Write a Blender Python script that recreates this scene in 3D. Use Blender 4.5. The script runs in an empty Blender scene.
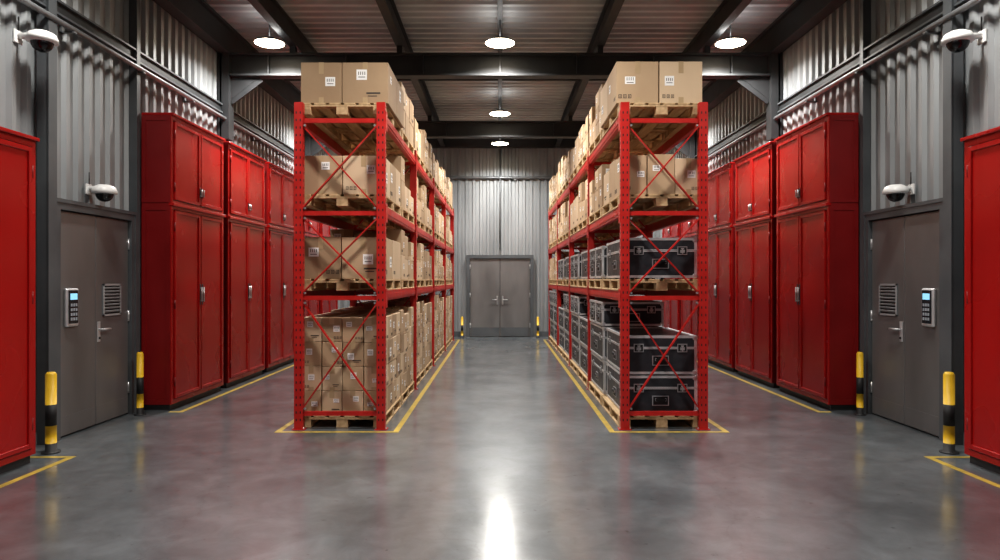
import bpy, math, random
from mathutils import Vector, Matrix
random.seed(7)
scene = bpy.context.scene
col = scene.collection

# ------------------------------------------------------------------ materials
def new_mat(name):
    m = bpy.data.materials.new(name); m.use_nodes = True
    nt = m.node_tree
    return m, nt, nt.nodes["Principled BSDF"]

def pmat(name, c1, c2=None, rough=0.5, metal=0.0, scale=3.0, rough2=None, bump=0.0, bscale=40.0,
         stretch=(1,1,1), detail=4.0, spec=0.5, coat=0.0):
    m, nt, b = new_mat(name)
    N = nt.nodes; L = nt.links
    c2 = c2 or c1
    tc = N.new("ShaderNodeTexCoord"); mp = N.new("ShaderNodeMapping")
    mp.inputs["Scale"].default_value = stretch
    L.new(tc.outputs["Object"], mp.inputs[0])
    nz = N.new("ShaderNodeTexNoise"); nz.inputs["Scale"].default_value = scale; nz.inputs["Detail"].default_value = detail
    L.new(mp.outputs[0], nz.inputs["Vector"])
    cr = N.new("ShaderNodeValToRGB")
    cr.color_ramp.elements[0].position = 0.3; cr.color_ramp.elements[1].position = 0.7
    cr.color_ramp.elements[0].color = (*c1, 1); cr.color_ramp.elements[1].color = (*c2, 1)
    L.new(nz.outputs[0], cr.inputs[0]); L.new(cr.outputs[0], b.inputs["Base Color"])
    b.inputs["Metallic"].default_value = metal
    b.inputs["Specular IOR Level"].default_value = spec
    b.inputs["Coat Weight"].default_value = coat
    if rough2 is None: b.inputs["Roughness"].default_value = rough
    else:
        mr = N.new("ShaderNodeMapRange"); mr.inputs["From Min"].default_value = .3; mr.inputs["From Max"].default_value = .7
        mr.inputs["To Min"].default_value = rough; mr.inputs["To Max"].default_value = rough2
        L.new(nz.outputs[0], mr.inputs[0]); L.new(mr.outputs[0], b.inputs["Roughness"])
    if bump > 0:
        n2 = N.new("ShaderNodeTexNoise"); n2.inputs["Scale"].default_value = bscale
        L.new(mp.outputs[0], n2.inputs["Vector"])
        bp = N.new("ShaderNodeBump"); bp.inputs["Strength"].default_value = bump; bp.inputs["Distance"].default_value = 0.01
        L.new(n2.outputs[0], bp.inputs["Height"]); L.new(bp.outputs[0], b.inputs["Normal"])
    return m

M = {}
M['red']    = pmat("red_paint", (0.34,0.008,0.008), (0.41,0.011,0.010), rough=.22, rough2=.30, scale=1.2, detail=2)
M['redshade']  = pmat("red_paint_shaded", (0.18,0.005,0.006), (0.22,0.007,0.008), rough=.35, rough2=.45, scale=2.5, detail=2)  # locker red darkened, puts the shade of the side faces into the colour
M['rackred']= pmat("rack_red_paint", (0.40,0.016,0.012), (0.50,0.022,0.018), rough=.34, rough2=.46, scale=9)
M['black']  = pmat("black_gap", (0.012,0.012,0.013), rough=.6)
M['plinth_shade'] = pmat("dark_plinth_and_shade", (0.03,0.03,0.032), rough=.5)
M['steel']  = pmat("dark_structural_steel", (0.022,0.024,0.026), (0.034,0.036,0.039), rough=.5, rough2=.6, scale=4)
M['frame']  = pmat("grey_steel_frame", (0.075,0.083,0.09), (0.105,0.113,0.12), rough=.45, scale=3)
M['door']   = pmat("brushed_door_metal", (0.165,0.160,0.160), (0.235,0.228,0.226), rough=.34, rough2=.46, metal=.4, scale=2.0, stretch=(1,1,.35))
M['wall']   = pmat("corrugated_wall_metal", (0.24,0.255,0.265), (0.36,0.375,0.385), rough=.42, rough2=.6, metal=.25, scale=1.3, stretch=(1,1,.35))
M['roof']   = pmat("corrugated_roof_metal", (0.28,0.29,0.295), (0.42,0.43,0.435), rough=.5, rough2=.65, metal=.1, scale=1.1)
M['wood']   = pmat("pallet_wood", (0.40,0.27,0.14), (0.56,0.41,0.24), rough=.75, scale=3, stretch=(8,1,8), bump=.2)
M['c1']     = pmat("cardboard_tan", (0.41,0.29,0.18), (0.47,0.34,0.215), rough=.8, scale=2, bump=.08)
M['c2']     = pmat("cardboard_light", (0.53,0.40,0.265), (0.59,0.45,0.305), rough=.8, scale=2, bump=.08)
M['c3']     = pmat("cardboard_brown", (0.31,0.21,0.125), (0.37,0.26,0.16), rough=.8, scale=2, bump=.08)
M['tape']   = pmat("packing_tape", (0.40,0.29,0.17), (0.46,0.34,0.21), rough=.3, scale=6)
M['label']  = pmat("paper_label", (0.76,0.75,0.73), (0.82,0.81,0.79), rough=.7, scale=30)
M['ink']    = pmat("printed_ink", (0.05,0.04,0.035), (0.08,0.065,0.05), rough=.8, scale=30)
M['case']   = pmat("black_case_laminate", (0.020,0.022,0.027), (0.034,0.037,0.043), rough=.34, rough2=.46, scale=12, bump=.08, bscale=200)
M['alu']    = pmat("aluminium_trim", (0.6,0.61,0.63), (0.72,0.73,0.74), rough=.35, rough2=.45, metal=.6, scale=8)
M['chrome'] = pmat("steel_hardware", (0.55,0.55,0.57), (0.66,0.66,0.67), rough=.3, metal=.75)
M['yellow'] = pmat("yellow_paint", (0.66,0.41,0.015), (0.76,0.49,0.03), rough=.45, scale=8)
M['lineyel']= pmat("worn_yellow_floor_paint", (0.30,0.23,0.06), (0.60,0.43,0.08), rough=.3, rough2=.45, scale=9, detail=8)
M['white']  = pmat("white_plastic", (0.72,0.72,0.71), (0.78,0.78,0.77), rough=.35)
M['glassd'] = pmat("dark_dome_glass", (0.01,0.01,0.012), rough=.08)
M['conduit']= pmat("galvanised_conduit", (0.18,0.19,0.20), (0.25,0.26,0.27), rough=.4, metal=.5, scale=6)
M['slat']   = pmat("louver_slat", (0.36,0.37,0.38), (0.42,0.43,0.44), rough=.45, metal=.2)
M['keyface']= pmat("keypad_face", (0.02,0.025,0.03), rough=.2)
M['key']    = pmat("keypad_button", (0.35,0.38,0.42), rough=.4)
def emis(name, c, s):
    m, nt, b = new_mat(name)
    b.inputs["Base Color"].default_value = (*c,1)
    b.inputs["Emission Color"].default_value = (*c,1); b.inputs["Emission Strength"].default_value = s
    return m
M['lamp'] = emis("lamp_diffuser", (1,.88,.68), 20)
M['screen'] = emis("keypad_screen", (.25,.55,.75), .7)

def floor_mat():
    m, nt, b = new_mat("polished_concrete")
    N=nt.nodes; L=nt.links
    tc=N.new("ShaderNodeTexCoord")
    def noise(sc, det, rg=.55, dist=0):
        n=N.new("ShaderNodeTexNoise"); n.inputs["Scale"].default_value=sc; n.inputs["Detail"].default_value=det
        n.inputs["Roughness"].default_value=rg; n.inputs["Distortion"].default_value=dist
        L.new(tc.outputs["Object"], n.inputs["Vector"]); return n
    def ramp(n, p0, c0, p1, c1):
        r=N.new("ShaderNodeValToRGB"); e=r.color_ramp.elements
        e[0].position=p0; e[1].position=p1; e[0].color=(*c0,1); e[1].color=(*c1,1)
        L.new(n.outputs[0], r.inputs[0]); return r
    def mul(a,bb,f):
        mx=N.new("ShaderNodeMix"); mx.data_type='RGBA'; mx.blend_type='MULTIPLY'; mx.inputs[0].default_value=f
        L.new(a, mx.inputs[6]); L.new(bb, mx.inputs[7]); return mx.outputs[2]
    a=ramp(noise(.8,9,.62,.5), .34,(.088,.103,.112), .66,(.170,.190,.203))
    f=ramp(noise(4,9,.7,.6), .36,(.74,.74,.74), .62,(1.1,1.1,1.1))
    c=mul(a.outputs[0],f.outputs[0],.9)
    s=ramp(noise(15,3,.5), .25,(.25,.23,.21), .32,(1,1,1)); c=mul(c,s.outputs[0],.75)
    v=N.new("ShaderNodeTexVoronoi"); v.feature='DISTANCE_TO_EDGE'; v.inputs["Scale"].default_value=.45
    dn=noise(2.2,6,.6); ad=N.new("ShaderNodeMix"); ad.data_type='RGBA'; ad.blend_type='ADD'; ad.inputs[0].default_value=.6
    L.new(tc.outputs["Object"],ad.inputs[6]); L.new(dn.outputs[1],ad.inputs[7]); L.new(ad.outputs[2],v.inputs["Vector"])
    cr=ramp(v,.0,(.6,.6,.6),.005,(1,1,1)); c=mul(c,cr.outputs[0],.4)
    L.new(c, b.inputs["Base Color"])
    def mr(src,lo,hi):
        r=N.new("ShaderNodeMapRange"); r.inputs["From Min"].default_value=.3; r.inputs["From Max"].default_value=.7
        r.inputs["To Min"].default_value=lo; r.inputs["To Max"].default_value=hi
        L.new(src, r.inputs[0]); return r.outputs[0]
    L.new(mr(noise(1.6,9,.65,.5).outputs[0],.28,.42), b.inputs["Roughness"])
    L.new(mr(noise(2.3,9,.7,.8).outputs[0],.10,.22), b.inputs["Coat Roughness"])
    L.new(mr(noise(1.1,8,.65,.8).outputs[0],1.0,.8), b.inputs["Coat Weight"])
    b.inputs["Coat IOR"].default_value=2.0
    bp=N.new("ShaderNodeBump"); bp.inputs["Strength"].default_value=.05; bp.inputs["Distance"].default_value=.01
    L.new(noise(6,7,.6).outputs[0], bp.inputs["Height"]); L.new(bp.outputs[0], b.inputs["Normal"]); L.new(bp.outputs[0], b.inputs["Coat Normal"])
    b.inputs["Specular IOR Level"].default_value=.5
    return m
M['floor']=floor_mat()

# ------------------------------------------------------------------ mesh builder
class MB:
    def __init__(s): s.v=[]; s.f=[]; s.m=[]; s.names=[]; s.sm=[]
    def mi(s,k):
        if k not in s.names: s.names.append(k)
        return s.names.index(k)
    def face(s, idx, k, smooth=False): s.f.append(tuple(idx)); s.m.append(s.mi(k)); s.sm.append(smooth)
    def box(s,x0,x1,y0,y1,z0,z1,k):
        if x0>x1:x0,x1=x1,x0
        if y0>y1:y0,y1=y1,y0
        if z0>z1:z0,z1=z1,z0
        b=len(s.v)
        s.v+=[(x0,y0,z0),(x1,y0,z0),(x1,y1,z0),(x0,y1,z0),(x0,y0,z1),(x1,y0,z1),(x1,y1,z1),(x0,y1,z1)]
        for q in ((0,3,2,1),(4,5,6,7),(0,1,5,4),(1,2,6,5),(2,3,7,6),(3,0,4,7)): s.face([b+i for i in q],k)
    def bbox(s,x0,x1,y0,y1,z0,z1,k,c=.006):
        """box with chamfered edges"""
        import bmesh
        bm=bmesh.new(); bmesh.ops.create_cube(bm,size=1)
        for v in bm.verts:
            v.co=Vector((x0 if v.co.x<0 else x1, y0 if v.co.y<0 else y1, z0 if v.co.z<0 else z1))
        bmesh.ops.bevel(bm,geom=bm.edges[:],offset=c,segments=1,affect='EDGES')
        bm.verts.index_update(); b=len(s.v)
        s.v+=[tuple(v.co) for v in bm.verts]
        for f in bm.faces: s.face([b+v.index for v in f.verts],k)
        bm.free()
    def bar(s,p0,p1,w,h,k,up=(0,0,1)):
        p0=Vector(p0);p1=Vector(p1);d=(p1-p0).normalized();u=Vector(up)
        a=d.cross(u).normalized(); c=a.cross(d).normalized()
        b=len(s.v)
        for p in (p0,p1):
            for (i,j) in ((-1,-1),(1,-1),(1,1),(-1,1)): s.v.append(tuple(p+a*i*w/2+c*j*h/2))
        for q in ((0,1,2,3),(7,6,5,4),(0,4,5,1),(1,5,6,2),(2,6,7,3),(3,7,4,0)): s.face([b+i for i in q],k)
    def cyl(s,p0,p1,r,k,seg=12,r1=None):
        p0=Vector(p0);p1=Vector(p1);d=(p1-p0).normalized()
        u=Vector((0,0,1)) if abs(d.z)<.9 else Vector((1,0,0))
        a=d.cross(u).normalized(); c=d.cross(a).normalized(); b=len(s.v)
        r1=r if r1 is None else r1
        for p,rr in ((p0,r),(p1,r1)):
            for i in range(seg):
                t=2*math.pi*i/seg; s.v.append(tuple(p+a*math.cos(t)*rr+c*math.sin(t)*rr))
        for i in range(seg):
            j=(i+1)%seg; s.face((b+i,b+j,b+seg+j,b+seg+i),k,True)
        s.face([b+i for i in range(seg)][::-1],k); s.face([b+seg+i for i in range(seg)],k)
    def lathe(s,cx,cy,prof,seg=24):
        b=len(s.v)
        for (r,z,k) in prof:
            for i in range(seg):
                t=2*math.pi*i/seg; s.v.append((cx+max(r,1e-4)*math.cos(t),cy+max(r,1e-4)*math.sin(t),z))
        for n in range(len(prof)-1):
            for i in range(seg):
                j=(i+1)%seg; a0=b+n*seg; a1=a0+seg
                s.face((a0+i,a1+i,a1+j,a0+j),prof[n+1][2],True)
    def mesh(s,name,mir=False,fix=False):
        me=bpy.data.meshes.new(name)
        v=[(-x,y,z) for x,y,z in s.v] if mir else s.v
        f=[t[::-1] for t in s.f] if mir else s.f
        me.from_pydata(v,[],f)
        for k in s.names: me.materials.append(M[k])
        me.polygons.foreach_set("material_index",s.m)
        me.polygons.foreach_set("use_smooth",s.sm)
        me.update()
        import bmesh
        bm=bmesh.new(); bm.from_mesh(me); bmesh.ops.recalc_face_normals(bm,faces=bm.faces); bm.to_mesh(me); bm.free()
        return me

def obj(name, me, loc=(0,0,0)):
    o=bpy.data.objects.new(name,me); o.location=loc; col.objects.link(o); return o

# ------------------------------------------------------------------ dimensions
WX=4.25; YB=-3.0; YF=18.55; ZC=5.35

def corr(axis, a0,a1, b0,b1, base, depth, pitch, k, name):
    mb=MB(); pts=[]; a=a0
    while a<a1:
        for fr,o in ((0,0),(.45,0),(.58,1),(.87,1)):
            if a+fr*pitch<=a1: pts.append((a+fr*pitch,o))
        a+=pitch
    pts.append((a1,0))
    P=lambda a,b,o: {'wallx':(base+o*depth,a,b),'wally':(a,base+o*depth,b),'roof':(b,a,base+o*depth)}[axis]
    for a,o in pts: mb.v.append(P(a,b0,o)); mb.v.append(P(a,b1,o))
    for i in range(len(pts)-1): mb.face((2*i,2*i+2,2*i+3,2*i+1),k)
    me=bpy.data.meshes.new(name); me.from_pydata(mb.v,[],mb.f); me.materials.append(M[k])
    return obj(name,me)
corr('wallx',YB,YF,0,ZC,-WX,.038,.19,'wall','wall_left')
corr('wallx',YB,YF,0,ZC, WX,-.038,.19,'wall','wall_right')
corr('wally',-WX,WX,0,ZC,YF,-.038,.19,'wall','wall_far')
corr('wally',-WX,WX,0,ZC,YB,.038,.19,'wall','wall_back')
corr('roof',YB,YF,-WX,WX,ZC,-.045,.22,'roof','ceiling')
mb=MB(); mb.box(-WX,WX,YB,YF,-.1,0,'floor'); obj('floor',mb.mesh('floor'))

for s,n in ((-1,'left'),(1,'right')):
    mb=MB()
    for (a,b) in ((YB,6.34),(8.01,YF-.05)):
        mb.box(s*4.195,s*4.21,a,b,0,.12,'frame')
    obj('baseboard_'+n,mb.mesh('baseboard_'+n))
mb=MB()
mb.box(-4.18,-.95,YF-.055,YF-.04,0,.14,'frame'); mb.box(.95,4.18,YF-.055,YF-.04,0,.14,'frame')
obj('baseboard_far',mb.mesh('baseboard_far'))

# ------------------------------------------------------------------ roof structure
def ibeam_x(mb,y,z0,z1,x0,x1,w=.2):
    mb.box(x0,x1,y-w/2,y+w/2,z0,z0+.03,'steel'); mb.box(x0,x1,y-w/2,y+w/2,z1-.03,z1,'steel'); mb.box(x0,x1,y-.012,y+.012,z0+.03,z1-.03,'steel')
for y in (-.2,5.1,10.5,14.95):
    mb=MB(); ibeam_x(mb,y,4.54,4.88,-4.02,4.02)
    for i in range(-3,4):
        mb.box(i*1.15-.008,i*1.15+.008,y-.09,y+.09,4.57,4.85,'steel')
    for s in (-1,1):
        b=len(mb.v)
        for yy in (y-.02,y+.02):
            mb.v+=[(s*4.03,yy,4.54),(s*3.6,yy,4.54),(s*4.03,yy,4.2)]
        for q in ((0,1,2),(3,5,4),(0,3,4,1),(1,4,5,2),(2,5,3,0)): mb.face([b+i for i in q],'steel')
        mb.bar((s*3.6,y,4.54),(s*4.05,y,4.2),.16,.025,'steel',up=(0,1,0))
        for x in (1.5,3.1): mb.box(s*x-.04,s*x+.04,y-.05,y+.05,4.88,5.0,'steel')
    obj('roof_crossbeam',mb.mesh('roof_crossbeam'))
    for s in (-1,1):
        mb=MB()
        mb.box(s*4.20,s*4.17,y-.1,y+.1,0,4.88,'steel'); mb.box(s*4.17,s*4.14,y-.012,y+.012,0,4.88,'steel')
        mb.box(s*4.14,s*4.115,y-.1,y+.1,0,3.6,'steel')
        mb.box(s*4.14,s*4.03,y-.1,y+.1,3.6,4.88,'steel')
        obj('steel_column',mb.mesh('steel_column'))
for x in (-3.1,-1.5,1.5,3.1):
    mb=MB()
    mb.box(x-.06,x+.06,YB+.05,YF-.05,5.0,5.02,'steel'); mb.box(x-.008,x+.008,YB+.05,YF-.05,5.02,5.28,'steel'); mb.box(x-.06,x+.06,YB+.05,YF-.05,5.28,5.30,'steel')
    obj('roof_purlin',mb.mesh('roof_purlin'))
for s in (-1,1):
    mb=MB(); mb.box(s*4.2,s*4.02,YB+.05,YF-.05,4.88,4.92,'steel'); mb.box(s*4.2,s*4.02,YB+.05,YF-.05,5.26,5.3,'steel'); mb.box(s*4.1,s*4.08,YB+.05,YF-.05,4.92,5.26,'steel')
    obj('eave_beam',mb.mesh('eave_beam'))
mb=MB(); mb.box(-4.0,4.0,YF-.2,YF-.05,4.98,5.3,'steel'); obj('end_wall_beam',mb.mesh('ewb'))
mb=MB(); mb.box(-.035,.035,YB+.1,YF-.25,5.18,5.30,'steel')
obj('lighting_trunking',mb.mesh('lighting_trunking'))
for y in (8.0,13.0,17.2):
    mb=MB(); mb.box(-4.0,4.0,y-.03,y+.03,5.2,5.29,'steel'); obj('roof_batten',mb.mesh('roof_batten'))

for s in (-1,1):
    mb=MB()
    mb.box(s*4.205,s*4.12,YB+.1,YF-.1,3.98,4.0,'frame'); mb.box(s*4.205,s*4.12,YB+.1,YF-.1,4.1,4.12,'frame'); mb.box(s*4.205,s*4.15,YB+.1,YF-.1,4.0,4.1,'steel')
    for z in (3.90,):
        mb.cyl((s*4.09,YB+.1,z),(s*4.09,YF-.1,z),.028,'conduit',10)
    y=YB+.6
    while y<YF-.5:
        mb.box(s*4.205,s*4.06,y-.02,y+.02,3.86,3.875,'conduit'); mb.box(s*4.205,s*4.18,y-.02,y+.02,3.86,3.98,'conduit'); y+=1.3
    obj('wall_cable_rail',mb.mesh('wall_cable_rail'))
mb=MB()
mb.cyl((-4.0,YF-.09,4.2),(4.0,YF-.09,4.2),.035,'conduit',10)
mb.cyl((0,YF-.09,2.3),(0,YF-.09,4.95),.02,'conduit',10)
for x in (-3,-1.5,.4,1.5,3): mb.box(x-.03,x+.03,YF-.1,YF-.04,4.13,4.27,'conduit')
obj('wall_conduit',mb.mesh('wall_conduit'))

for s in (-1,1):
    mb=MB(); mb.box(s*4.21,s*4.10,6.36,6.45,0,4.86,'frame'); mb.box(s*4.10,s*4.09,6.345,6.465,0,4.86,'frame'); obj('wall_post',mb.mesh('wall_post'))
    mb=MB(); mb.box(s*4.21,s*4.125,7.945,8.005,0,4.86,'frame'); mb.box(s*4.125,s*4.115,7.935,8.01,0,4.86,'frame'); obj('wall_post',mb.mesh('wall_post'))

# ------------------------------------------------------------------ side doors
def side_door(s,name):
    mb=MB(); Y0,Y1=6.48,7.92; H=2.25; x=lambda d:-(4.21-d)
    f=.085
    mb.box(x(0),x(.09),Y0,Y0+f,0,H,'frame'); mb.box(x(0),x(.09),Y1-f,Y1,0,H,'frame'); mb.box(x(0),x(.09),Y0+f,Y1-f,H-f,H,'frame')
    mb.box(x(.09),x(.1),Y0-.015,Y0+.02,0,H+.015,'frame'); mb.box(x(.09),x(.1),Y1-.02,Y1+.012,0,H+.015,'frame'); mb.box(x(.09),x(.1),Y0+.02,Y1-.02,H-.02,H+.015,'frame')
    mb.box(x(0),x(.02),Y0+f,Y1-f,0,H-f,'black')
    ym=(Y0+Y1)/2
    for a,b in ((Y0+f+.006,ym-.005),(ym+.005,Y1-f-.006)):
        mb.bbox(x(.02),x(.05),a,b,.012,H-f-.008,'door',.004)
        mb.box(x(.05),x(.053),a+.01,b-.01,.02,.2,'door')
    for y in (Y0+f+.004,Y1-f-.004):
        for z in (.3,1.1,1.9): mb.cyl((x(.055),y,z-.06),(x(.055),y,z+.06),.011,'chrome',8)
    a,b=7.32,7.66; z0,z1=1.12,1.46
    mb.box(x(.05),x(.056),a,b,z0,z1,'frame')
    mb.box(x(.056),x(.058),a+.02,b-.02,z0+.02,z1-.02,'black')
    n=8
    for i in range(n):
        z=z0+.03+(z1-z0-.06)*(i+.5)/n
        mb.bar((x(.062),a+.02,z),(x(.062),b-.02,z),.006,.026,'slat',up=(.7,0,.7))
    for q in ((a,a+.02),(b-.02,b)): mb.box(x(.056),x(.066),q[0],q[1],z0,z1,'slat')
    for q in ((z0,z0+.02),(z1-.02,z1)): mb.box(x(.056),x(.066),a,b,q[0],q[1],'slat')
    yh=ym+.05
    mb.bbox(x(.05),x(.06),yh-.025,yh+.025,.86,1.07,'alu',.004)
    mb.cyl((x(.06),yh,.99),(x(.105),yh,.99),.011,'alu',10)
    mb.cyl((x(.1),yh-.005,.99),(x(.1),yh+.14,.985),.012,'alu',10)
    mb.cyl((x(.06),yh,.9),(x(.07),yh,.9),.012,'black',10)
    a,b=6.67,6.86; z0,z1=1.05,1.42
    mb.bbox(x(.05),x(.085),a,b,z0,z1,'alu',.012)
    mb.bbox(x(.083),x(.092),a+.022,b-.022,z0+.03,z1-.02,'keyface',.004)
    mb.box(x(.092),x(.094),a+.04,b-.04,z1-.11,z1-.05,'screen')
    for r in range(4):
        for c in range(3):
            yy=a+.045+c*.038; zz=z0+.06+r*.045
            mb.box(x(.092),x(.096),yy,yy+.024,zz,zz+.028,'key')
    obj(name,mb.mesh(name,mir=(s>0)))
side_door(-1,'door_1'); side_door(1,'door_2')

mb=MB(); yb=YF-.04; W=.885; H=2.16
mb.box(-W,-W+.09,yb-.09,yb,0,H,'frame'); mb.box(W-.09,W,yb-.09,yb,0,H,'frame'); mb.box(-W+.09,W-.09,yb-.09,yb,H-.09,H,'frame')
mb.box(-W+.09,W-.09,yb-.02,yb,0,H-.09,'black')
for s in (-1,1):
    x0,x1=sorted((s*.006,s*(W-.097)))
    mb.bbox(x0,x1,yb-.055,yb-.02,.012,H-.098,'door',.004)
    mb.box(s*.07-.02,s*.07+.02,yb-.065,yb-.055,.85,1.08,'chrome')
    mb.cyl((s*.07,yb-.1,.98),(s*.2,yb-.1,.98),.012,'chrome',8); mb.cyl((s*.07,yb-.1,.98),(s*.07,yb-.06,.98),.012,'chrome',8)
    mb.box(x0+.02,x1-.02,yb-.058,yb-.055,.03,.25,'frame')
    for z in (.3,1.1,1.85): mb.cyl((s*(W-.093),yb-.06,z-.06),(s*(W-.093),yb-.06,z+.06),.012,'chrome',8)
obj('door_3',mb.mesh('door_3'))

# ------------------------------------------------------------------ lockers
def locker_mesh(W,D,H,split,mir,name):
    mb=MB()
    mb.box(0,D-.05,.02,W-.02,0,.07,'plinth_shade')  # plinth on the near cabinets; under tall lockers a dark strip painted as shadow
    mb.box(0,D-.03,0,W,.07,H-.03,'redshade')
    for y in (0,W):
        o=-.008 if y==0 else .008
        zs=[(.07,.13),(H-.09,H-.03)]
        for a,b in zs: mb.box(.001,D-.031,y,y+o,a,b,'redshade')
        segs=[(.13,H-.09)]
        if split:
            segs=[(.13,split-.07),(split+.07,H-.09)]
            mb.box(.001,D-.031,y,y+o,split-.07,split-.02,'redshade'); mb.box(.001,D-.031,y,y+o,split+.02,split+.07,'redshade')
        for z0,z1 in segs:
            for a,b in ((.001,.05),(D-.08,D-.031)): mb.box(a,b,y,y+o,z0,z1,'redshade')
    mb.bbox(-.0,D+.012,-.012,W+.012,H-.03,H,'red',.005)
    F=D-.03
    mb.box(F,F+.012,0,.045,.07,H-.03,'red'); mb.box(F,F+.012,W-.045,W,.07,H-.03,'red')
    mb.box(F,F+.012,.045,W-.045,.07,.12,'red'); mb.box(F,F+.012,.045,W-.045,H-.08,H-.03,'red')
    secs=[(.125,H-.085)]
    if split:
        mb.box(F,F+.012,.045,W-.045,split-.05,split+.05,'red')
        mb.bbox(F-.02,D+.014,-.008,W+.008,split-.018,split+.018,'red',.004)
        secs=[(.125,split-.055),(split+.055,H-.085)]
    for (z0,z1) in secs:
        mb.box(F,F+.004,.045,W-.045,z0-.004,z1+.004,'black')
        for (a,b,side) in ((.060,W/2-.010,1),(W/2+.010,W-.060,-1)):
            mb.box(F+.004,F+.016,a,b,z0+.004,z1-.004,'red')
            t=.045
            mb.bbox(F+.014,F+.030,a,a+t,z0+.004,z1-.004,'red',.004); mb.bbox(F+.014,F+.030,b-t,b,z0+.004,z1-.004,'red',.004)
            mb.bbox(F+.014,F+.030,a+t,b-t,z0+.004,z0+t,'red',.004); mb.bbox(F+.014,F+.030,a+t,b-t,z1-t,z1-.004,'red',.004)
            yh = b-.022 if side==1 else a+.022
            big=(z1-z0)>1.4
            zc=(z0+z1)/2+.1 if big else z0+.16
            hl=.13 if big else .06
            mb.bbox(F+.030,F+.038,yh-.014,yh+.014,zc-hl,zc+hl,'plinth_shade',.003)
            mb.cyl((F+.054,yh,zc-hl*.7),(F+.054,yh,zc+hl*.7),.008,'chrome',8)
            for q in (-.6,.6): mb.cyl((F+.03,yh,zc+hl*q),(F+.054,yh,zc+hl*q),.006,'chrome',8)
            yo = a+.0 if side==1 else b
            for z in ((z0+.2,(z0+z1)/2,z1-.2) if big else (z0+.15,z1-.15)):
                mb.cyl((F+.024,yo,z-.05),(F+.024,yo,z+.05),.009,'redshade',8)
    return mb.mesh(name,mir=mir)
for s in (-1,1):
    me=locker_mesh(1.51,.36,3.42,2.37,s>0,'storage_locker')
    for y in (8.03,9.705,11.38,13.055,14.73):
        obj('storage_locker',me,(s*4.11,y,0))
    me2=locker_mesh(1.6,.30,2.67,None,s>0,'tool_cabinet')
    for y in (4.17,2.53,.89):
        obj('metal_cabinet',me2,(s*4.11,y,0))

# ------------------------------------------------------------------ floor markings
def line(x0,x1,y0,y1,mb): mb.box(x0,x1,y0,y1,.0,.002,'lineyel')
t=.055
mb=MB()
for (xi,xo) in ((-1.0,-2.22),(1.08,2.26)):
    a,b=sorted((xi,xo)); y0,y1=6.88,17.62
    line(a,a+t,y0,y1,mb); line(b-t,b,y0,y1,mb); line(a+t,b-t,y0,y0+t,mb); line(a+t,b-t,y1-t,y1,mb)
for s in (-1,1):
    a,b=sorted((s*3.60,s*3.655)); line(a,b,7.93,16.4,mb)
    line(*sorted((s*3.655,s*3.76)),7.93,7.93+t,mb)
    line(a,b,.5,5.95,mb); line(*sorted((s*3.655,s*4.08)),5.9,5.95,mb)
obj('floor_line_marking',mb.mesh('flm'))

# ------------------------------------------------------------------ racks
LV=[0.0,1.39,2.25,3.18]
FY=[7.0,9.6,12.2,14.8,17.4]
def rack(xi,xo,name):
    mb=MB(); a,b=sorted((xi,xo)); pw=.085; pd=.075; H=3.28
    for y in FY:
        for (p0,p1) in ((a,a+pw),(b-pw,b)):
            mb.box(p0,p1,y,y+.006,.008,H,'rackred')
            mb.box(p0,p0+.006,y+.006,y+pd,.008,H,'rackred'); mb.box(p1-.006,p1,y+.006,y+pd,.008,H,'rackred')
            mb.box(p0+.006,p1-.006,y+pd-.006,y+pd,.008,H,'rackred')
            mb.box(p0-.02,p1+.02,y-.015,y+pd+.015,0,.008,'rackred')
            for bx in (p0-.008,p1+.008): mb.cyl((bx,y+.01,.008),(bx,y+.01,.022),.008,'chrome',6)
            z=.1
            while z<H-.04:
                if y<8:
                    for q in (.022,.063): mb.box(p0+q-.006,p0+q+.006,y-.0006,y,z-.012,z+.012,'black')
                for q in (.022,.055):
                    mb.box(p0-.0006,p0,y+q-.005,y+q+.005,z-.012,z+.012,'black'); mb.box(p1,p1+.0006,y+q-.005,y+q+.005,z-.012,z+.012,'black')
                z+=.075
        zs=[.16,1.32,2.17,3.10]
        for z in zs: mb.box(a+pw,b-pw,y+.02,y+.05,z-.022,z+.022,'rackred')
        for z0,z1 in zip(zs[:-1],zs[1:]):
            mb.bar((a+pw-.005,y+.022,z0+.05),(b-pw+.005,y+.022,z1-.05),.012,.042,'rackred',up=(0,1,0))
            mb.bar((a+pw-.005,y+.046,z1-.05),(b-pw+.005,y+.046,z0+.05),.012,.042,'rackred',up=(0,1,0))
            for (px,pz) in ((a+pw,z0+.05),(b-pw,z1-.05),(a+pw,z1-.05),(b-pw,z0+.05)):
                sx=.02 if px<(a+b)/2 else -.02
                mb.cyl((px+sx,y+.006,pz),(px+sx,y+.03,pz),.012,'chrome',6)
    for y0,y1 in zip(FY[:-1],FY[1:]):
        for z in LV[1:]:
            for (p0,p1) in ((a+.01,a+.06),(b-.06,b-.01)):
                mb.box(p0,p1,y0+pd,y1,z-.10,z,'rackred')
            for (p0,p1,sg) in ((a,a-.006,-1),(b,b+.006,1)):
                for (u,v) in ((y0+.02,y0+pd+.05),(y1-.05,y1+.055)):
                    mb.box(p0,p1,u,v,z-.17,z+.02,'rackred')
                mb.box(a+.003 if sg<0 else b-.01, a+.01 if sg<0 else b-.003, y0+pd,y1,z-.075,z-.03,'rackred')
    return obj('pallet_rack',mb.mesh('pallet_rack'))
RL=(-1.15,-2.06); RR=(1.21,2.08)
rack(*RL,'l'); rack(*RR,'r')

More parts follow.
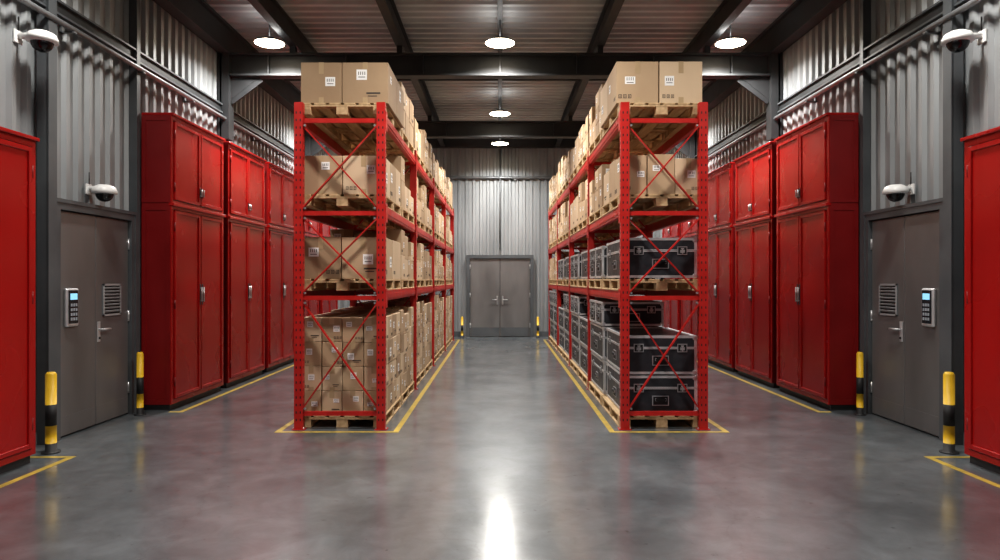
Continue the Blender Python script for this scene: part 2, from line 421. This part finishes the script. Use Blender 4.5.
mb=MB(); PL,PW,PH=1.2,.87,.12
for i in range(6):
    w=.115; x=-PW/2+i*(PW-w)/5
    mb.bbox(x,x+w,-PL/2,PL/2,PH-.02,PH,'wood',.003)
for y in (-PL/2,-.05,PL/2-.1): mb.box(-PW/2,PW/2,y,y+.1,PH-.038,PH-.0202,'wood')
for x in (-PW/2,-.06,PW/2-.12):
    mb.bbox(x,x+.12,-PL/2,PL/2,0,.018,'wood',.003)
    for y in (-PL/2,-.06,PL/2-.12): mb.box(x+.003,x+.117,y+.002,y+.118,.018,PH-.038,'wood')
pallet=mb.mesh('wooden_pallet')

def carton(mb,x0,x1,y0,y1,z0,z1,rng,mark=1.0):
    k=rng.choice(['c1','c1','c2','c3','c1','c2','c3'])
    mb.bbox(x0,x1,y0,y1,z0,z1,k,.004)
    w,l,h=x1-x0,y1-y0,z1-z0; e=.0015; tw=.025
    xm=(x0+x1)/2; ym=(y0+y1)/2
    mb.box(xm-tw,xm+tw,y0-.0005,y1+.0005,z1,z1+e,'tape')
    mb.box(xm-tw,xm+tw,y0-e,y0,z1-h*.28,z1,'tape'); mb.box(xm-tw,xm+tw,y0-e,y0,z0,z0+h*.15,'tape')
    mb.box(xm-tw,xm+tw,y1,y1+e,z1-h*.28,z1,'tape')
    def fb(face,u,z,du,dz,k,d=.0018):
        if face==0: mb.box(x0+u*w-du/2,x0+u*w+du/2,y0-d,y0,z0+z*h-dz/2,z0+z*h+dz/2,k)
        elif face==1: mb.box(x1,x1+d,y0+u*l-du/2,y0+u*l+du/2,z0+z*h-dz/2,z0+z*h+dz/2,k)
        else: mb.box(x0-d,x0,y0+u*l-du/2,y0+u*l+du/2,z0+z*h-dz/2,z0+z*h+dz/2,k)
    for face in (0,1,2):
        span=w if face==0 else l
        r=rng.random()
        S=min(1.15,span/.32,h/.27)*rng.uniform(.8,1.15)
        if r<.62*mark:
            u=rng.uniform(.22,.78); z=rng.uniform(.4,.74)
            fb(face,u,z,.09*S,.075*S*rng.uniform(.8,1.3),'label')
            for i in range(4): fb(face,u+(i-1.5)*.018*S/span,z+.012*S/h,.006*S,.028*S,'ink',.0024)
            fb(face,u,z-.02*S/h,.06*S,.006*S,'ink',.0024)
        if rng.random()<.55:
            u=rng.choice([.2,.8]); 
            for i in range(3):
                fb(face,u+(i-1)*.042*S/span,.17,.028*S,.034*S,'ink')
                fb(face,u+(i-1)*.042*S/span,.17,.018*S,.024*S,k,.0022)
                fb(face,u+(i-1)*.042*S/span,.17,.006*S,.018*S,'ink',.0026)
        elif rng.random()<.35:
            fb(face,.68,.25,.12*S,.014*S,'ink'); fb(face,.66,.18,.08*S,.008*S,'ink')
def load(seed,nx,ny,nz,W,L,H,mark=1.0,rag=0.0):
    """boxes in irregular columns: width/length/height of each column and tier vary"""
    rng=random.Random(seed); mb=MB()
    def cuts(n,tot,j):
        ws=[1+rng.uniform(-j,j) for _ in range(n)]; s=sum(ws); c=[-tot/2]
        for q in ws: c.append(c[-1]+q*tot/s)
        return c
    xs=cuts(nx,W,.08)
    for i in range(nx):
        ys=cuts(ny,L,.16)
        for j in range(ny):
            z=0; n=nz
            if nz>1 and rng.random()<rag*.5: n=nz-1
            if nz>1 and nz<4 and rng.random()<rag*.6: n+=1
            tot=H*(n/nz if n<nz else 1)
            if rng.random()<rag: tot*=rng.uniform(.8,.97)
            hs=[1+rng.uniform(-.12,.12)*(1 if rag else .3) for _ in range(n)]; sh=sum(hs)
            for q in hs:
                hh=tot*q/sh; g=.004; jx=rng.uniform(-.003,.003)
                carton(mb,xs[i]+g+jx,xs[i+1]-g+jx,ys[j]+g,ys[j+1]-g,z,z+hh-.003,rng,mark)
                z+=hh
    return mb.mesh('carton_load')
front={ 3:load(1,2,2,1,.90,1.16,.42,1.6), 2:load(2,2,3,1,.86,1.16,.40,1.5,rag=.2), 1:load(3,2,2,1,.86,1.16,.43,1.5), 0:load(4,4,4,4,.85,1.16,1.0,1.6)}
frontR={3:load(11,2,2,1,.88,1.16,.43,1.6), 2:load(12,3,3,1,.84,1.16,.43,1.4,rag=.9)}
def fam(seed,lst,L,rag): return [load(seed+i,c[0],c[1],c[2],.855,L,c[3],1.15,rag) for i,c in enumerate(lst)]
var={0:fam(20,[(3,4,4,1.06),(2,3,3,1.0),(3,3,4,1.1),(2,4,3,.98),(3,5,4,1.02)],1.2,.2),
     1:fam(30,[(2,3,1,.46),(2,4,2,.56),(3,4,2,.6),(2,5,2,.54),(2,3,2,.5)],1.2,.4),
     2:fam(40,[(2,3,1,.46),(2,3,2,.6),(2,4,2,.62),(2,5,2,.56),(3,4,2,.52)],1.2,.4),
     3:fam(50,[(2,3,1,.46),(2,4,2,.5),(2,3,2,.64),(2,4,2,.56),(3,3,2,.58)],1.2,.5)}

def case_mesh(W,L,H,name,lid=.68):
    mb=MB(); w,l=W/2,L/2; e=.026; o=.004
    mb.box(-w+o,w-o,-l+o,l-o,.012+o,H-o,'case')
    z0=.012
    for sx in (-1,1):
        for sy in (-1,1):
            mb.box(*sorted((sx*w,sx*(w-e))),*sorted((sy*l,sy*(l-e))),z0,H,'alu')
        for z in ((z0,z0+e),(H-e,H)): mb.box(*sorted((sx*w,sx*(w-e))),-l+e,l-e,*z,'alu')
    for sy in (-1,1):
        for z in ((z0,z0+e),(H-e,H)): mb.box(-w+e,w-e,*sorted((sy*l,sy*(l-e))),*z,'alu')
    zl=z0+(H-z0)*lid
    mb.box(-w-.001,w+.001,-l-.001,l+.001,zl-.012,zl+.012,'alu')
    mb.box(-w-.0015,w+.0015,-l-.0015,l+.0015,zl-.0015,zl+.0015,'black')
    for sx in (-1,1):
        for sy in (-1,1):
            for z in (z0+.02,H-.022):
                mb.bbox(sx*(w-.019)-.025,sx*(w-.019)+.025,sy*(l-.019)-.025,sy*(l-.019)+.025,z-.026,z+.026,'chrome',.012)
            mb.cyl((sx*(w-.1),sy*(l-.1),0),(sx*(w-.1),sy*(l-.1),.02),.02,'black',10)
    def fb(f,u,z,du,dz,d0,d1,k):
        if f in (0,1):
            s=-1 if f==0 else 1; y0,y1=sorted((s*(l+d0),s*(l+d1))); mb.box(u-du/2,u+du/2,y0,y1,z-dz/2,z+dz/2,k)
        else:
            s=-1 if f==2 else 1; x0,x1=sorted((s*(w+d0),s*(w+d1))); mb.box(x0,x1,u-du/2,u+du/2,z-dz/2,z+dz/2,k)
    for f in range(4):
        span=W if f<2 else L
        for u in ((-span*.30,span*.30)):
            fb(f,u,zl,.10,.085,-.004,.003,'chrome'); fb(f,u,zl,.084,.068,.003,.004,'black')
            fb(f,u,zl-.008,.046,.03,.004,.009,'chrome'); fb(f,u,zl+.02,.03,.014,.004,.009,'chrome')
            fb(f,u,zl-.008,.012,.05,.009,.013,'chrome')
        zh=z0+(zl-z0)*.52
        fb(f,0,zh,.17,.10,-.004,.003,'chrome'); fb(f,0,zh,.15,.084,.003,.004,'black')
        fb(f,0,zh+.012,.105,.022,.012,.026,'black')
        for q in (-.05,.05): fb(f,q,zh+.012,.012,.028,.003,.02,'chrome')
    return mb.mesh(name)
CA=case_mesh(.74,1.16,.405,'flight_case'); CB=case_mesh(.74,.56,.30,'flight_case_small'); CC=case_mesh(.74,1.16,.42,'flight_case_mid'); CD=case_mesh(.74,.56,.40,'flight_case_half')

rngp=random.Random(5)
for side,(xi,xo) in (('L',RL),('R',RR)):
    xc=(xi+xo)/2; idx=0; last={}
    for bi,fy in enumerate(FY[:-1]):
        for pi,off in enumerate((.70,1.965)):
            yc=fy+off+.01
            for lv,z in enumerate(LV):
                obj('wooden_pallet',pallet,(xc,yc,z))
                first=(bi==0 and pi==0)
                top=z+PH
                caseit = side=='R' and ((lv==0) or (lv==1 and bi<3))
                if caseit:
                    if lv==0:
                        if first:
                            for k in range(2): obj('flight_case',CA,(xc-.01,yc,top+k*.408))
                        else:
                            hz=top
                            for k in range(2): obj('flight_case',CA,(xc+(-.04 if k else -.03),yc,hz)); hz+=.408
                            if idx%3!=2:
                                for q in (-.29,.29): obj('flight_case',CB,(xc-.05,yc+q,hz))
                    else:
                        if first or idx%2==0: obj('flight_case',CC,(xc-.01,yc,top))
                        else:
                            for q in (-.29,.29):
                                obj('flight_case',CD,(xc-.05,yc+q,top))
                else:
                    if first: me=(front if side=='L' else frontR)[lv]
                    else:
                        n=rngp.randrange(5)
                        if last.get(lv)==n: n=(n+1)%5
                        last[lv]=n; me=var[lv][n]
                    jx = 0 if not (first and lv==3) else (.02 if side=='L' else -.02)
                    obj('carton_stack',me,(xc+jx,yc,top))
            idx+=1

# ------------------------------------------------------------------ bollards
def bollard(x,y,h,r):
    mb=MB(); prof=[(0,h,'yellow'),(r*.7,h,'yellow'),(r,h-.02,'yellow')]
    prof+=[(r,h*.60,'yellow'),(r+.0005,h*.60,'black'),(r+.0005,h*.34,'black'),(r,h*.34,'yellow'),(r,h*.12,'yellow'),(r+.0005,h*.12,'black'),(r+.0005,.012,'black'),(r*1.7,.012,'plinth_shade'),(r*1.7,0,'plinth_shade'),(0,0,'plinth_shade')]
    mb.lathe(0,0,prof,20); obj('safety_bollard',mb.mesh('safety_bollard'),(x,y,0))
for s in (-1,1):
    bollard(s*3.90,6.08,.70,.044); bollard(s*4.0,7.78,.70,.036); bollard(s*.98,18.1,.55,.03)

# ------------------------------------------------------------------ security cameras
def seccam(s,wx,x,y,z,sc):
    mb=MB()
    xw=-wx; xc=-x
    mb.bbox(xw,xw+.02*sc,y-.05*sc,y+.05*sc,z-.02*sc,z+.09*sc,'white',.006)
    mb.cyl((xw+.01,y,z+.045*sc),(xc,y,z+.045*sc),.026*sc,'white',14)
    mb.lathe(xc,y,[(0,z+.085*sc,'white'),(.06*sc,z+.08*sc,'white'),(.1*sc,z+.06*sc,'white'),(.118*sc,z+.025*sc,'white'),(.12*sc,z-.005*sc,'white'),(.105*sc,z-.012*sc,'white'),(.085*sc,z-.012*sc,'white'),
        (.08*sc,z-.035*sc,'glassd'),(.068*sc,z-.06*sc,'glassd'),(.045*sc,z-.08*sc,'glassd'),(.02*sc,z-.089*sc,'glassd'),(0,z-.091*sc,'glassd')],28)
    mb.cyl((xw+.015,y,z+.08*sc),(xw+.015,y,z+.09*sc+.12),.006,'plinth_shade',8)
    obj('security_camera',mb.mesh('security_camera',mir=s>0))
for s in (-1,1):
    seccam(s,4.211,3.99,6.1,3.58,1.05)
    seccam(s,4.211,4.04,7.15,2.39,1.0)

# ------------------------------------------------------------------ lamps
def lamp(x,y,z=4.86,p=60):
    mb=MB()
    mb.lathe(0,0,[(0,.06,'steel'),(.08,.06,'steel'),(.10,.03,'steel'),(.16,.025,'steel'),(.2,.012,'steel'),(.205,0,'steel'),(.205,-.012,'alu'),(.19,-.02,'lamp'),(.14,-.028,'lamp'),(0,-.03,'lamp')],32)
    top=5.29-z if abs(x)>.1 else 5.175-z
    mb.cyl((0,0,.05),(0,0,top),.008,'steel',8)
    obj('high_bay_lamp',mb.mesh('high_bay_lamp'),(x,y,z))
    l=bpy.data.lights.new('lamp_light','AREA'); l.shape='DISK'; l.size=.38; l.energy=p; l.color=(1,.975,.94); l.spread=math.radians(150)
    o=bpy.data.objects.new('high_bay_lamp_light',l); o.location=(x,y,z-.04); col.objects.link(o)
    l=bpy.data.lights.new('roof_fill','AREA'); l.shape='DISK'; l.size=.3; l.energy=p*.022; l.color=(1,.975,.94)  # added fill aimed upward to brighten the roof, not a lamp part
    o=bpy.data.objects.new('roof_fill_light',l); o.location=(x,y,z+.075); o.rotation_euler=(math.pi,0,0); col.objects.link(o)
P={1.5:(12,32),5.7:(42,105),9.9:(90,95),14.1:(90,90),17.2:(85,95)}  # nearest rows are out of view, added as fill
for y in P:
    for x in (-3.26,0,3.26): lamp(x,y,p=P[y][1] if x==0 else P[y][0])

w=bpy.data.worlds.new('world'); scene.world=w; w.use_nodes=True
w.node_tree.nodes['Background'].inputs[0].default_value=(.5,.55,.6,1); w.node_tree.nodes['Background'].inputs[1].default_value=.2

cam=bpy.data.cameras.new('camera'); cam.lens=25.2; cam.sensor_width=36
co=bpy.data.objects.new('camera',cam); co.location=(0,0,1.5); co.rotation_euler=(math.pi/2,0,0); col.objects.link(co)
scene.camera=co
scene.view_settings.view_transform='Standard'
scene.view_settings.exposure=0.2
for lk in ('Medium High Contrast',):
    try: scene.view_settings.look=lk; print('look',scene.view_settings.look)
    except Exception as e: print('nolook',e)
